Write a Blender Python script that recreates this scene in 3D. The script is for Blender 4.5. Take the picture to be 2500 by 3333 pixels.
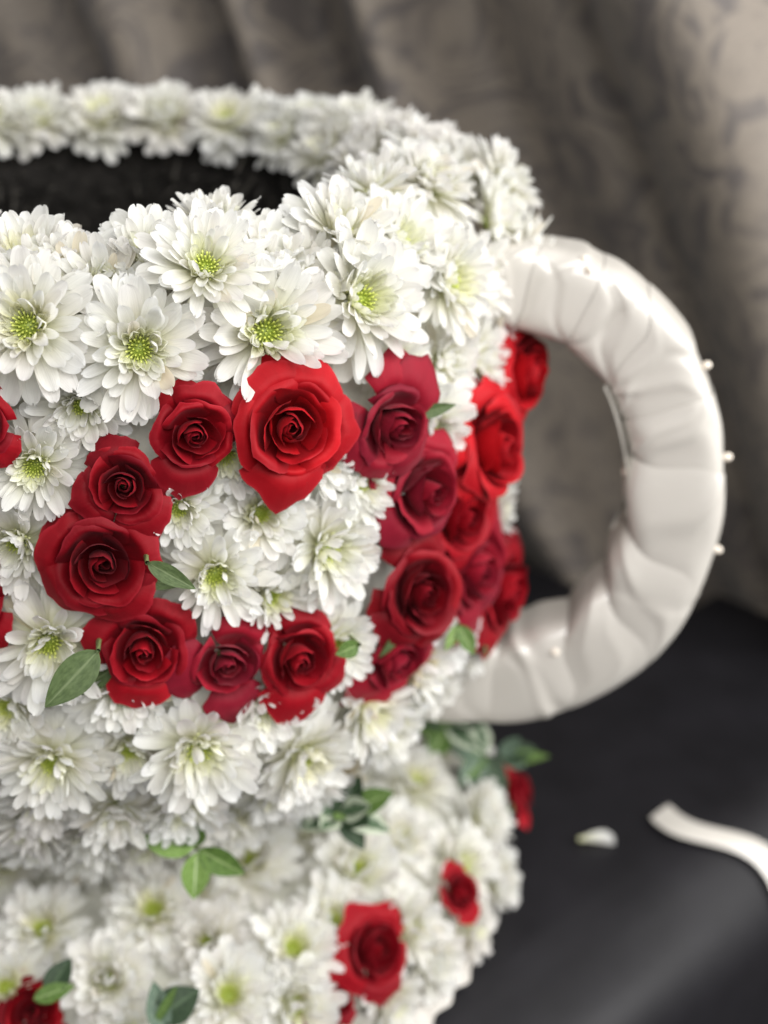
import bpy, math, random
from mathutils import Vector, Matrix, noise, Euler

random.seed(7)
for o in list(bpy.data.objects):
    bpy.data.objects.remove(o)
SC = bpy.context.scene
COL = SC.collection
R = math.radians

# ------------------------------------------------------------------ camera
CAM_Z = 0.555
PITCH = 24.9
HFOV = 32.0
cam_d = bpy.data.cameras.new('camera')
cam = bpy.data.objects.new('camera', cam_d)
COL.objects.link(cam)
cam.location = (0, 0, CAM_Z)
cam.rotation_euler = (R(90 - PITCH), 0, 0)
cam_d.sensor_fit = 'HORIZONTAL'
cam_d.sensor_width = 36
cam_d.lens = 18 / math.tan(R(HFOV / 2))
cam_d.clip_start = 0.01
cam_d.clip_end = 50
cam_d.dof.use_dof = True
cam_d.dof.focus_distance = 0.50
cam_d.dof.aperture_fstop = 5.8
SC.camera = cam

# ------------------------------------------------------------------ world and lamps
w = bpy.data.worlds.new('World')
SC.world = w
w.use_nodes = True
bg = w.node_tree.nodes['Background']
bg.inputs[0].default_value = (0.98, 0.98, 1.0, 1)
bg.inputs[1].default_value = 0.46


def area(name, loc, target, size, power, col):
    l = bpy.data.lights.new(name, 'AREA')
    l.shape = 'RECTANGLE'
    l.size, l.size_y = size
    l.energy = power
    l.color = col
    o = bpy.data.objects.new(name, l)
    COL.objects.link(o)
    o.location = loc
    d = Vector(target) - Vector(loc)
    o.rotation_euler = d.to_track_quat('-Z', 'Y').to_euler()
    return o


area('window_light', (1.20, 0.22, 0.85), (-0.1, 0.62, 0.28), (1.1, 1.1), 29, (1.0, 0.99, 0.975))
area('room_light', (0.38, -0.65, 1.35), (-0.1, 0.6, 0.3), (1.2, 0.9), 25, (1.0, 0.978, 0.95))

SC.view_settings.view_transform = 'Standard'
SC.view_settings.look = 'None'
SC.view_settings.gamma = 1
SC.view_settings.exposure = 0.15
SC.cycles.use_denoising = True
try:
    SC.cycles.denoiser = 'OPENIMAGEDENOISE'
except Exception:
    pass
SC.cycles.max_bounces = 8
SC.cycles.diffuse_bounces = 6
SC.cycles.glossy_bounces = 3
SC.cycles.transmission_bounces = 4
SC.cycles.sample_clamp_indirect = 8.0
SC.cycles.caustics_reflective = False
SC.cycles.caustics_refractive = False


# ------------------------------------------------------------------ materials
def new_mat(name):
    m = bpy.data.materials.new(name)
    m.use_nodes = True
    nt = m.node_tree
    return m, nt, nt.nodes, nt.links, nt.nodes['Principled BSDF'], nt.nodes['Material Output']


def ramp(nodes, stops):
    n = nodes.new('ShaderNodeValToRGB')
    e = n.color_ramp.elements
    while len(e) < len(stops):
        e.new(0.5)
    for k, (p, c) in enumerate(stops):
        e[k].position = p
        e[k].color = (*c, 1)
    return n


def petal_mat(name, stops, hue_var, transl, rough, stripe, sheen=0.0, spec=0.3):
    m, nt, N, L, P, O = new_mat(name)
    uv = N.new('ShaderNodeUVMap')
    sep = N.new('ShaderNodeSeparateXYZ')
    L.new(uv.outputs[0], sep.inputs[0])
    rp = ramp(N, stops)
    L.new(sep.outputs[0], rp.inputs[0])
    oi = N.new('ShaderNodeObjectInfo')
    # per-petal tint
    mx = N.new('ShaderNodeMixRGB')
    mx.blend_type = 'MULTIPLY'
    tint = ramp(N, hue_var)
    L.new(oi.outputs['Random'], tint.inputs[0])
    mx.inputs[0].default_value = 1.0
    L.new(rp.outputs[0], mx.inputs[1])
    L.new(tint.outputs[0], mx.inputs[2])
    # veins along the petal
    mp = N.new('ShaderNodeMapping')
    mp.inputs['Scale'].default_value = (1.2, stripe, 1)
    L.new(uv.outputs[0], mp.inputs[0])
    comb = N.new('ShaderNodeVectorMath')
    comb.operation = 'ADD'
    cx = N.new('ShaderNodeCombineXYZ')
    ml = N.new('ShaderNodeMath')
    ml.operation = 'MULTIPLY'
    ml.inputs[1].default_value = 37.0
    L.new(oi.outputs['Random'], ml.inputs[0])
    L.new(ml.outputs[0], cx.inputs[2])
    L.new(mp.outputs[0], comb.inputs[0])
    L.new(cx.outputs[0], comb.inputs[1])
    nz = N.new('ShaderNodeTexNoise')
    nz.inputs['Scale'].default_value = 1.0
    nz.inputs['Detail'].default_value = 3
    L.new(comb.outputs[0], nz.inputs['Vector'])
    vein = N.new('ShaderNodeMixRGB')
    vein.blend_type = 'MULTIPLY'
    vr = ramp(N, [(0.3, (0.86, 0.86, 0.86)), (0.6, (1, 1, 1))])
    L.new(nz.outputs[0], vr.inputs[0])
    vein.inputs[0].default_value = 0.55
    L.new(mx.outputs[0], vein.inputs[1])
    L.new(vr.outputs[0], vein.inputs[2])
    bp = N.new('ShaderNodeBump')
    bp.inputs['Strength'].default_value = 0.45
    bp.inputs['Distance'].default_value = 0.0006
    L.new(nz.outputs[0], bp.inputs['Height'])
    L.new(vein.outputs[0], P.inputs['Base Color'])
    L.new(bp.outputs[0], P.inputs['Normal'])
    P.inputs['Roughness'].default_value = rough
    P.inputs['Specular IOR Level'].default_value = spec
    if sheen:
        P.inputs['Sheen Weight'].default_value = sheen
        P.inputs['Sheen Roughness'].default_value = 0.45
        P.inputs['Sheen Tint'].default_value = (1, 0.35, 0.4, 1)
    tr = N.new('ShaderNodeBsdfTranslucent')
    L.new(vein.outputs[0], tr.inputs[0])
    ms = N.new('ShaderNodeMixShader')
    ms.inputs[0].default_value = transl
    L.new(P.outputs[0], ms.inputs[1])
    L.new(tr.outputs[0], ms.inputs[2])
    L.new(ms.outputs[0], O.inputs[0])
    return m


WTINT = [(0.0, (0.90, 0.82, 0.66)), (0.025, (0.97, 0.95, 0.95)), (0.5, (1, 1, 0.985)), (1.0, (0.98, 0.985, 1.0))]
M_PETAL = petal_mat('white_petal', [(0.0, (0.74, 0.76, 0.42)), (0.25, (0.85, 0.85, 0.67)), (0.6, (0.875, 0.87, 0.81)),
                                    (1.0, (0.88, 0.88, 0.865))], WTINT, 0.54, 0.6, 16)
M_INNER = petal_mat('cream_petal', [(0.0, (0.66, 0.72, 0.24)), (0.5, (0.84, 0.84, 0.60)), (1.0, (0.87, 0.87, 0.78))],
                    WTINT, 0.30, 0.5, 14)
RTINT = [(0.0, (0.66, 0.8, 0.9)), (1.0, (1.08, 1, 1))]
M_ROSE = petal_mat('red_rose_petal', [(0.0, (0.15, 0.001, 0.005)), (0.6, (0.225, 0.0015, 0.0065)), (0.95, (0.26, 0.003, 0.009)),
                                      (1.0, (0.34, 0.012, 0.022))], RTINT, 0.08, 0.6, 9, sheen=0.06, spec=0.15)
M_ROSE_BRIGHT = petal_mat('scarlet_rose_petal', [(0.0, (0.22, 0.0015, 0.004)), (0.6, (0.37, 0.003, 0.007)),
                                                 (0.95, (0.41, 0.005, 0.010)), (1.0, (0.45, 0.016, 0.022))],
                          RTINT, 0.12, 0.6, 9, sheen=0.06, spec=0.15)


M_ROSE_DARK = petal_mat('deep_red_rose_petal', [(0.0, (0.10, 0.001, 0.004)), (0.6, (0.175, 0.001, 0.005)), (0.93, (0.20, 0.002, 0.007)), (1.0, (0.27, 0.010, 0.018))],
                        RTINT, 0.07, 0.6, 9, sheen=0.06, spec=0.15)
M_ROSE_DULL = petal_mat('dull_crimson_rose_petal', [(0.0, (0.15, 0.002, 0.008)), (0.6, (0.215, 0.004, 0.014)), (0.94, (0.235, 0.006, 0.018)), (1.0, (0.16, 0.006, 0.014))],
                        RTINT, 0.08, 0.62, 9, sheen=0.14, spec=0.15)


def leaf_mat(name, dark, mid, vein_c, mottle=None):
    m, nt, N, L, P, O = new_mat(name)
    uv = N.new('ShaderNodeUVMap')
    sep = N.new('ShaderNodeSeparateXYZ')
    L.new(uv.outputs[0], sep.inputs[0])
    nz = N.new('ShaderNodeTexNoise')
    nz.inputs['Scale'].default_value = 9
    nz.inputs['Detail'].default_value = 4
    L.new(uv.outputs[0], nz.inputs['Vector'])
    rp = ramp(N, [(0.35, dark), (0.65, mid)])
    L.new(nz.outputs[0], rp.inputs[0])
    ab = N.new('ShaderNodeMath'); ab.operation = 'SUBTRACT'; ab.inputs[1].default_value = 0.5
    L.new(sep.outputs[1], ab.inputs[0])
    ab2 = N.new('ShaderNodeMath'); ab2.operation = 'ABSOLUTE'
    L.new(ab.outputs[0], ab2.inputs[0])
    vr = ramp(N, [(0.02, (1, 1, 1)), (0.05, (0, 0, 0))])
    L.new(ab2.outputs[0], vr.inputs[0])
    mx = N.new('ShaderNodeMixRGB')
    L.new(vr.outputs[0], mx.inputs[0])
    L.new(rp.outputs[0], mx.inputs[1])
    mx.inputs[2].default_value = (*vein_c, 1)
    col = mx.outputs[0]
    if mottle:
        er = ramp(N, [(0.30, (0, 0, 0)), (0.40, (1, 1, 1))])
        ad = N.new('ShaderNodeMath'); ad.operation = 'MULTIPLY_ADD'; ad.inputs[1].default_value = 0.5; ad.inputs[2].default_value = -0.12
        L.new(nz.outputs[0], ad.inputs[0])
        ad2 = N.new('ShaderNodeMath'); ad2.operation = 'ADD'
        L.new(ad.outputs[0], ad2.inputs[0]); L.new(ab2.outputs[0], ad2.inputs[1])
        L.new(ad2.outputs[0], er.inputs[0])
        m2 = N.new('ShaderNodeMixRGB')
        L.new(er.outputs[0], m2.inputs[0]); L.new(col, m2.inputs[1])
        m2.inputs[2].default_value = (*mottle, 1)
        col = m2.outputs[0]
    L.new(col, P.inputs['Base Color'])
    P.inputs['Roughness'].default_value = 0.55
    P.inputs['Specular IOR Level'].default_value = 0.25
    bp = N.new('ShaderNodeBump'); bp.inputs['Strength'].default_value = 0.3; bp.inputs['Distance'].default_value = 0.0008
    L.new(nz.outputs[0], bp.inputs['Height']); L.new(bp.outputs[0], P.inputs['Normal'])
    tr = N.new('ShaderNodeBsdfTranslucent'); L.new(col, tr.inputs[0])
    ms = N.new('ShaderNodeMixShader'); ms.inputs[0].default_value = 0.2
    L.new(P.outputs[0], ms.inputs[1]); L.new(tr.outputs[0], ms.inputs[2]); L.new(ms.outputs[0], O.inputs[0])
    return m


M_LEAF = leaf_mat('green_leaf', (0.055, 0.10, 0.022), (0.11, 0.19, 0.045), (0.22, 0.30, 0.12))
M_LEAF_DULL = leaf_mat('dull_green_leaf', (0.055, 0.085, 0.03), (0.09, 0.13, 0.05), (0.13, 0.17, 0.08))
M_LEAF_LIGHT = leaf_mat('light_green_leaf', (0.13, 0.22, 0.05), (0.20, 0.31, 0.09), (0.42, 0.52, 0.28))
M_LEAF_DARK = leaf_mat('dark_green_leaf', (0.015, 0.03, 0.014), (0.03, 0.055, 0.025), (0.06, 0.10, 0.05))
M_LEAF_GREY = leaf_mat('grey_green_leaf', (0.075, 0.12, 0.085), (0.12, 0.17, 0.12), (0.17, 0.23, 0.16))
M_LEAF_VAR = leaf_mat('variegated_leaf', (0.02, 0.05, 0.018), (0.05, 0.10, 0.045), (0.14, 0.2, 0.12), (0.42, 0.47, 0.36))


def plain(name, col, rough, noise_scale=None, amt=0.3, bump=0.0, dist=0.001, spec=0.5, sheen=0.0):
    m, nt, N, L, P, O = new_mat(name)
    P.inputs['Roughness'].default_value = rough
    P.inputs['Specular IOR Level'].default_value = spec
    P.inputs['Base Color'].default_value = (*col, 1)
    if sheen:
        P.inputs['Sheen Weight'].default_value = sheen
    if noise_scale:
        tc = N.new('ShaderNodeTexCoord')
        nz = N.new('ShaderNodeTexNoise')
        nz.inputs['Scale'].default_value = noise_scale
        nz.inputs['Detail'].default_value = 5
        L.new(tc.outputs['Object'], nz.inputs['Vector'])
        rp = ramp(N, [(0.25, tuple(c * (1 - amt) for c in col)), (0.75, tuple(min(1, c * (1 + amt)) for c in col))])
        L.new(nz.outputs[0], rp.inputs[0])
        L.new(rp.outputs[0], P.inputs['Base Color'])
        if bump:
            bp = N.new('ShaderNodeBump')
            bp.inputs['Strength'].default_value = bump
            bp.inputs['Distance'].default_value = dist
            L.new(nz.outputs[0], bp.inputs['Height'])
            L.new(bp.outputs[0], P.inputs['Normal'])
    return m


M_FOAM = plain('pale_foam', (0.64, 0.64, 0.58), 0.95, 60, 0.4, 0.6, 0.003)
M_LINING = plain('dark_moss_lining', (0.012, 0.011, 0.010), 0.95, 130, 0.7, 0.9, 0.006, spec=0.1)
M_MOSS = plain('dark_moss_strand', (0.05, 0.046, 0.04), 0.9, 30, 0.5, spec=0.15)
M_STEM = plain('green_stem', (0.13, 0.17, 0.06), 0.6, 40, 0.3)
M_PEARL = plain('pearl', (0.80, 0.72, 0.62), 0.15, spec=0.6)
M_PIN = plain('steel_pin', (0.5, 0.48, 0.45), 0.3)
M_PIN.node_tree.nodes['Principled BSDF'].inputs['Metallic'].default_value = 1.0
M_PLINTH = plain('pale_polystyrene', (0.70, 0.71, 0.72), 0.75, 90, 0.06, 0.4, 0.001)


def satin_mat():
    m, nt, N, L, P, O = new_mat('white_satin')
    uv = N.new('ShaderNodeUVMap')
    mp = N.new('ShaderNodeMapping')
    mp.inputs['Scale'].default_value = (4, 260, 1)
    L.new(uv.outputs[0], mp.inputs[0])
    nz = N.new('ShaderNodeTexNoise')
    nz.inputs['Scale'].default_value = 1
    nz.inputs['Detail'].default_value = 2
    L.new(mp.outputs[0], nz.inputs['Vector'])
    rp = ramp(N, [(0.3, (0.47, 0.445, 0.405)), (0.7, (0.53, 0.505, 0.462))])
    L.new(nz.outputs[0], rp.inputs[0])
    L.new(rp.outputs[0], P.inputs['Base Color'])
    bp = N.new('ShaderNodeBump')
    bp.inputs['Strength'].default_value = 0.08
    bp.inputs['Distance'].default_value = 0.0003
    L.new(nz.outputs[0], bp.inputs['Height'])
    L.new(bp.outputs[0], P.inputs['Normal'])
    P.inputs['Roughness'].default_value = 0.27
    P.inputs['Specular IOR Level'].default_value = 0.95
    P.inputs['Anisotropic'].default_value = 0.5
    return m


M_SATIN = satin_mat()


def disc_mat():
    m, nt, N, L, P, O = new_mat('green_disc_florets')
    uv = N.new('ShaderNodeUVMap')
    sep = N.new('ShaderNodeSeparateXYZ')
    L.new(uv.outputs[0], sep.inputs[0])
    rp = ramp(N, [(0.0, (0.34, 0.42, 0.05)), (0.4, (0.54, 0.60, 0.11)), (0.8, (0.72, 0.75, 0.26)), (1.0, (0.80, 0.81, 0.48))])
    L.new(sep.outputs[0], rp.inputs[0])
    mx = N.new('ShaderNodeMixRGB'); mx.blend_type = 'MULTIPLY'; mx.inputs[0].default_value = 1
    r2 = ramp(N, [(0.0, (0.55, 0.62, 0.4)), (0.8, (1, 1, 1))])
    L.new(sep.outputs[1], r2.inputs[0])
    L.new(rp.outputs[0], mx.inputs[1]); L.new(r2.outputs[0], mx.inputs[2])
    L.new(mx.outputs[0], P.inputs['Base Color'])
    P.inputs['Roughness'].default_value = 0.5
    P.inputs['Subsurface Weight'].default_value = 0.0
    return m


M_DISC = disc_mat()


def curtain_mat():
    m, nt, N, L, P, O = new_mat('taupe_damask')
    uv = N.new('ShaderNodeUVMap')
    wp = N.new('ShaderNodeTexNoise')
    wp.inputs['Scale'].default_value = 7
    wp.inputs['Detail'].default_value = 2
    L.new(uv.outputs[0], wp.inputs['Vector'])
    va = N.new('ShaderNodeVectorMath'); va.operation = 'MULTIPLY_ADD'
    va.inputs[1].default_value = (0.35, 0.35, 0.35)
    L.new(wp.outputs['Color'], va.inputs[0]); L.new(uv.outputs[0], va.inputs[2])
    n1 = N.new('ShaderNodeTexNoise')
    n1.inputs['Scale'].default_value = 15
    n1.inputs['Detail'].default_value = 3
    n1.inputs['Distortion'].default_value = 1.4
    L.new(va.outputs[0], n1.inputs['Vector'])
    rp = ramp(N, [(0.38, (0.105, 0.090, 0.083)), (0.50, (0.212, 0.180, 0.146)), (0.58, (0.220, 0.187, 0.152)), (0.66, (0.122, 0.105, 0.094))])
    L.new(n1.outputs[0], rp.inputs[0])
    fine = N.new('ShaderNodeTexNoise')
    fine.inputs['Scale'].default_value = 220
    L.new(uv.outputs[0], fine.inputs['Vector'])
    mx = N.new('ShaderNodeMixRGB'); mx.blend_type = 'MULTIPLY'; mx.inputs[0].default_value = 0.4
    L.new(rp.outputs[0], mx.inputs[1]); L.new(fine.outputs['Fac'], mx.inputs[2])
    L.new(mx.outputs[0], P.inputs['Base Color'])
    P.inputs['Roughness'].default_value = 0.7
    P.inputs['Sheen Weight'].default_value = 0.15
    bp = N.new('ShaderNodeBump'); bp.inputs['Strength'].default_value = 0.3; bp.inputs['Distance'].default_value = 0.001
    L.new(n1.outputs[0], bp.inputs['Height']); L.new(bp.outputs[0], P.inputs['Normal'])
    return m


M_CURTAIN = curtain_mat()
M_BLACK = plain('black_cloth', (0.0085, 0.0080, 0.0098), 0.52, 22, 0.3, 0.2, 0.002, spec=0.24)


# ------------------------------------------------------------------ helpers
def mesh(name, verts, faces, uvs=None, mat=None, smooth=True, vuv=None):
    me = bpy.data.meshes.new(name)
    me.from_pydata(verts, [], faces)
    if vuv is not None:
        ul = me.uv_layers.new(name='UVMap')
        li = [0] * len(me.loops)
        me.loops.foreach_get('vertex_index', li)
        flat = []
        for i in li:
            flat.extend(vuv[i])
        ul.data.foreach_set('uv', flat)
    if mat:
        me.materials.append(mat)
    if smooth:
        me.polygons.foreach_set('use_smooth', [True] * len(me.polygons))
    me.update()
    return me


def obj(name, me, parent=None, mw=None):
    o = bpy.data.objects.new(name, me)
    COL.objects.link(o)
    if parent:
        o.parent = parent
    if mw is not None:
        o.matrix_basis = mw
    return o


def tag(o, label=None, cat=None, group=None, kind=None):
    if label: o['label'] = label
    if cat: o['category'] = cat
    if group: o['group'] = group
    if kind: o['kind'] = kind
    return o


def grid_mesh(name, f, nu, nv, mat, closed_u=False, extra=None):
    """f(a, b) -> (Vector, (u, v)) for a, b in 0..1"""
    V, UV, F = [], [], []
    for i in range(nu + 1):
        for j in range(nv + 1):
            p, t = f(i / nu, j / nv)
            V.append(tuple(p)); UV.append(t)
    for i in range(nu):
        for j in range(nv):
            a = i * (nv + 1) + j
            F.append((a, a + nv + 1, a + nv + 2, a + 1))
    return mesh(name, V, F, mat=mat, vuv=UV)


def join_data(parts):
    """parts: list of (verts, faces, uvs)"""
    V, F, U = [], [], []
    for v, f, u in parts:
        o = len(V)
        V += v; U += u
        F += [tuple(i + o for i in q) for q in f]
    return V, F, U


def lerp(a, b, t): return a + (b - a) * t
def sm(a, b, x):
    t = min(1, max(0, (x - a) / (b - a)))
    return t * t * (3 - 2 * t)


def frame_from(n, spin=0.0):
    n = n.normalized()
    q = n.to_track_quat('Z', 'Y')
    return q.to_matrix().to_4x4() @ Matrix.Rotation(spin, 4, 'Z')


# pixel of a 1659 x 2212 view -> ray from the camera point
FPX = 829.5 / math.tan(R(HFOV / 2))
CP = Vector((0, 0, CAM_Z))
FW = Vector((0, math.cos(R(PITCH)), -math.sin(R(PITCH))))
UP = Vector((0, math.sin(R(PITCH)), math.cos(R(PITCH))))


def ray(u, v):
    return (FW + Vector((1, 0, 0)) * ((u - 829.5) / FPX) - UP * ((v - 1106) / FPX)).normalized()


def project(p):
    d = p - CP
    z = d.dot(FW)
    return 829.5 + d.x / z * FPX, 1106 - d.dot(UP) / z * FPX, z


AX = Vector((-0.143, 0.67, 0))     # the upright axis of cup and saucer


def zz(Z): return CAM_Z - Z / 100
# (radius, height) of the surface the flower heads sit on
CUP = [(0.118, zz(18)), (0.118, zz(15)), (0.131, zz(12.6)), (0.155, zz(11.6)), (0.178, zz(12.2)), (0.194, zz(14.2)), (0.2, zz(17)),
       (0.202, zz(25)), (0.2, zz(33)), (0.188, zz(37.5)), (0.155, zz(42)), (0.115, zz(46)), (0.10, zz(48.5))]
SAU = [(0.08, zz(46.2)), (0.13, zz(46.6)), (0.18, zz(48.1)), (0.205, zz(50.3)), (0.212, zz(52.5)), (0.212, zz(54))]


def in_poly(r, z, poly):
    c = False
    n = len(poly)
    j = n - 1
    for i in range(n):
        ri, zi = poly[i]; rj, zj = poly[j]
        if (zi > z) != (zj > z) and r < (rj - ri) * (z - zi) / (zj - zi) + ri:
            c = not c
        j = i
    return c


CUP_POLY = CUP + [(0.05, zz(48.5)), (0.05, zz(30)), (0.118, zz(30))]
SAU_POLY = SAU + [(0.0, zz(54)), (0.0, zz(46.2))]


def inside(p):
    r = math.hypot(p.x - AX.x, p.y - AX.y)
    if in_poly(r, p.z, CUP_POLY): return 1
    if in_poly(r, p.z, SAU_POLY): return 2
    return 0


def normal_at(p, which):
    prof = CUP if which == 1 else SAU
    r = math.hypot(p.x - AX.x, p.y - AX.y)
    best = None
    for (r0, z0), (r1, z1) in zip(prof, prof[1:]):
        dx, dz = r1 - r0, z1 - z0
        t = max(0, min(1, ((r - r0) * dx + (p.z - z0) * dz) / (dx * dx + dz * dz)))
        d = math.hypot(r - r0 - t * dx, p.z - z0 - t * dz)
        ln = math.hypot(dx, dz)
        wgt = math.exp(-(d / 0.012) ** 2) * 1.0 + 1e-9
        nr, nz_ = (-dz / ln, dx / ln)
        if best is None: best = [0, 0]
        best[0] += nr * wgt * ln; best[1] += nz_ * wgt * ln
    e = Vector(((p.x - AX.x) / r, (p.y - AX.y) / r, 0))
    return (e * best[0] + Vector((0, 0, best[1]))).normalized()


def hit(u, v):
    h = hit0(u, v)
    k = 0
    while h is None and k < 40:          # just past the outline: stand off from the nearest point of the surface
        k += 1
        h = hit0(u - 5 * k, v)
    if h and k:
        p, n, w_ = h
        d = (p - CP).dot(FW)
        p = p + Vector((1, 0, 0)) * (5 * k / FPX * d)
        return p, n, w_
    return h


def hit0(u, v):
    d = ray(u, v)
    t = 0.3
    while t < 1.3:
        p = CP + d * t
        k = inside(p)
        if k:
            lo, hi = t - 0.004, t
            for _ in range(10):
                m = (lo + hi) / 2
                if inside(CP + d * m): hi = m
                else: lo = m
            p = CP + d * hi
            return p, normal_at(p, k), k
        t += 0.004
    return None


# ------------------------------------------------------------------ setting: bench, curtain
def build_bench():
    # black padded top: flat, then a rounded edge running off to the right rear
    e = Vector((0.733, 0.68, 0)).normalized()
    n = Vector((e.y, -e.x, 0))                 # towards the camera's right, away from the cup
    p0 = Vector((0.052, 0.585, 0))
    prof = []
    for k in range(12):
        prof.append((-0.9 + 0.9 * k / 11, 0.0))
    rr = 0.062
    for k in range(1, 13):
        a = R(90) * k / 12
        prof.append((rr * 1.25 * math.sin(a), -rr + rr * math.cos(a)))
    for k in range(1, 8):
        prof.append((rr * 1.25 + 0.002 * k, -rr - 0.06 * k))
    V, F, U = [], [], []
    na = 60
    for i in range(na + 1):
        a = -1.0 + 2.4 * i / na
        for j, (b, h) in enumerate(prof):
            q = p0 + e * a + n * b
            wob = noise.noise(Vector((a * 3, b * 16, 2))) * 0.009 + noise.noise(Vector((a * 9, b * 40, 5))) * 0.003
            back = 0
            V.append((q.x, q.y, h + wob * sm(-0.05, 0.03, b) - 0.003))
            U.append((a, b))
    m = len(prof)
    for i in range(na):
        for j in range(m - 1):
            a = i * m + j
            F.append((a, a + m, a + m + 1, a + 1))
    # trim away what would lie behind the curtain line
    keep = []
    for f in F:
        c = Vector((0, 0, 0))
        for i in f: c += Vector(V[i])
        c /= 4
        if (c.y - 1.06) + (c.x - 0.143) * (7 / 19) < 0: keep.append(f)
    o = obj('bench_top', mesh('bench_top', V, keep, mat=M_BLACK, vuv=U))
    tag(o, 'black padded surface with rounded edge under the floral cup', kind='structure')
    fl = obj('floor', grid_mesh('floor', lambda a, b: (Vector((lerp(-3, 3, a), lerp(-2, 3, b), -0.46)), (a, b)), 4, 4, M_BLACK))
    tag(fl, 'dark floor far below the bench edge', kind='structure')


def build_curtain():
    c0 = Vector((0.143, 1.15, 0))
    e = Vector((19, -7, 0)).normalized()
    n = Vector((e.y, -e.x, 0))

    def f(a, b):
        x = lerp(-1.25, 0.85, a)
        z = lerp(-0.45, 1.05, b)
        wx = 0.10 * noise.noise(Vector((x * 2.0, z * 1.6, 1.3)))
        q = 0.86 * x + 0.5 * z * (1 - 0.45 * sm(0.1, -0.5, x)) + wx
        def G(c, wd): return math.exp(-((q - c) / wd) ** 2)
        d = 0.085 * G(0.045, 0.032) + 0.17 * G(0.29, 0.11) + 0.07 * G(-0.09, 0.036) + 0.09 * G(-0.23, 0.05) + 0.10 * G(0.56, 0.07) - 0.040 * G(0.215, 0.022)
        d += 0.05 * G(-0.40, 0.05) + 0.06 * G(-0.58, 0.06) + 0.05 * G(-0.78, 0.06)
        d += 0.006 * math.sin(q * 71 + z * 5) * (1 - sm(0.1, 0.25, q))
        d += 0.03 * noise.noise(Vector((q * 7, z * 1.5, 4.0))) + 0.003 * noise.noise(Vector((x * 9, z * 5, 9)))
        p = c0 + e * x + n * d + Vector((0, 0, z))
        return p, (x * 1.15, z)
    o = obj('curtain', grid_mesh('curtain', f, 260, 130, M_CURTAIN))
    tag(o, 'taupe damask curtain hanging in slanting folds behind the cup', 'curtain')


build_bench()
build_curtain()


# ------------------------------------------------------------------ cup and saucer bodies
def revolve(name, prof, mat, n=96, jit=0.0):
    V, F, U = [], [], []
    for i in range(n):
        a = 2 * math.pi * i / n
        for j, (r, z) in enumerate(prof):
            rr = r + jit * noise.noise(Vector((math.cos(a) * 9, math.sin(a) * 9, z * 60)))
            V.append((rr * math.cos(a), rr * math.sin(a), z)); U.append((i / n, j / len(prof)))
    m = len(prof)
    for i in range(n):
        for j in range(m - 1):
            F.append((i * m + j, ((i + 1) % n) * m + j, ((i + 1) % n) * m + j + 1, i * m + j + 1))
    return mesh(name, V, F, mat=mat, vuv=U)


cup = bpy.data.objects.new('floral_cup', None)
COL.objects.link(cup)
cup.location = AX
tag(cup, 'large floral tribute cup body with white satin ribbon handle', 'cup')
foam = [(0.150, zz(13.6)), (0.155, zz(13.4)), (0.172, zz(14)), (0.181, zz(16)), (0.186, zz(25)), (0.184, zz(32.5)),
        (0.174, zz(36.6)), (0.145, zz(40.6)), (0.104, zz(44.4)), (0.09, zz(48.5)), (0.085, zz(50.5))]
obj('body', revolve('cup_body', foam, M_FOAM, 96, 0.002), cup)
lin = [(0.151, zz(13.5)), (0.141, zz(13.7)), (0.130, zz(15.2)), (0.126, zz(20)), (0.12, zz(24)), (0.10, zz(25.0)), (0.05, zz(24.6)), (0.002, zz(24.4))]
obj('lining', revolve('cup_lining', lin, M_LINING, 96, 0.006), cup)
# loose strands and crumbs of dark moss against the lining
parts = []
for k in range(900):
    a = random.uniform(0, 2 * math.pi)
    zc = zz(random.uniform(14.6, 22))
    r = 0.122 - abs(random.gauss(0, 0.004))
    L_ = random.uniform(0.004, 0.02)
    c = Vector((r * math.cos(a), r * math.sin(a), zc))
    d = Vector((random.gauss(0, 1), random.gauss(0, 1), random.gauss(0, 1))).normalized() * L_
    s = d.cross(Vector((0.3, 0.5, 0.8))).normalized() * random.uniform(0.0006, 0.0018)
    parts.append(([tuple(c - s), tuple(c + s), tuple(c + d + s * 0.5), tuple(c + d - s * 0.5)], [(0, 1, 2, 3)], [(0, 0)] * 4))
V, F, U = join_data(parts)
tag(obj('moss', mesh('cup_moss', V, F, mat=M_MOSS, vuv=U), cup), kind='stuff')

saucer = bpy.data.objects.new('floral_saucer', None)
COL.objects.link(saucer)
saucer.location = AX
tag(saucer, 'round floral saucer base with white ribbon edging under the cup', 'saucer')
obj('base', revolve('saucer_base', [(0.07, zz(48.3)), (0.15, zz(49.0)), (0.185, zz(50.5)), (0.197, zz(52.4)), (0.198, zz(53.6)), (0.199, zz(55.3)),
                                    (0.0, zz(55.35))], M_FOAM, 96, 0.0015), saucer)


def pleat(a, b):
    an = a * 2 * math.pi
    ph = an * 62 + 1.2 * math.sin(an * 9)
    r = 0.2015 + 0.0035 * b * (0.5 + 0.5 * math.sin(ph)) + 0.012 * b
    z = lerp(zz(52.6), zz(55.0), b) + 0.0012 * math.sin(ph * 0.5) * b
    return Vector((r * math.cos(an), r * math.sin(an), z)), (b, a * 40)


obj('ribbon_edging', grid_mesh('ribbon_edging', pleat, 620, 5, M_SATIN), saucer)

# ------------------------------------------------------------------ handle
PHI = R(8)
E1 = Vector((math.cos(PHI), -math.sin(PHI), 0))
NP = Vector((math.sin(PHI), math.cos(PHI), 0))


def on_plane(u, v):
    d = ray(u, v)
    t = (AX - CP).dot(NP) / d.dot(NP)
    return CP + d * t


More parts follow.
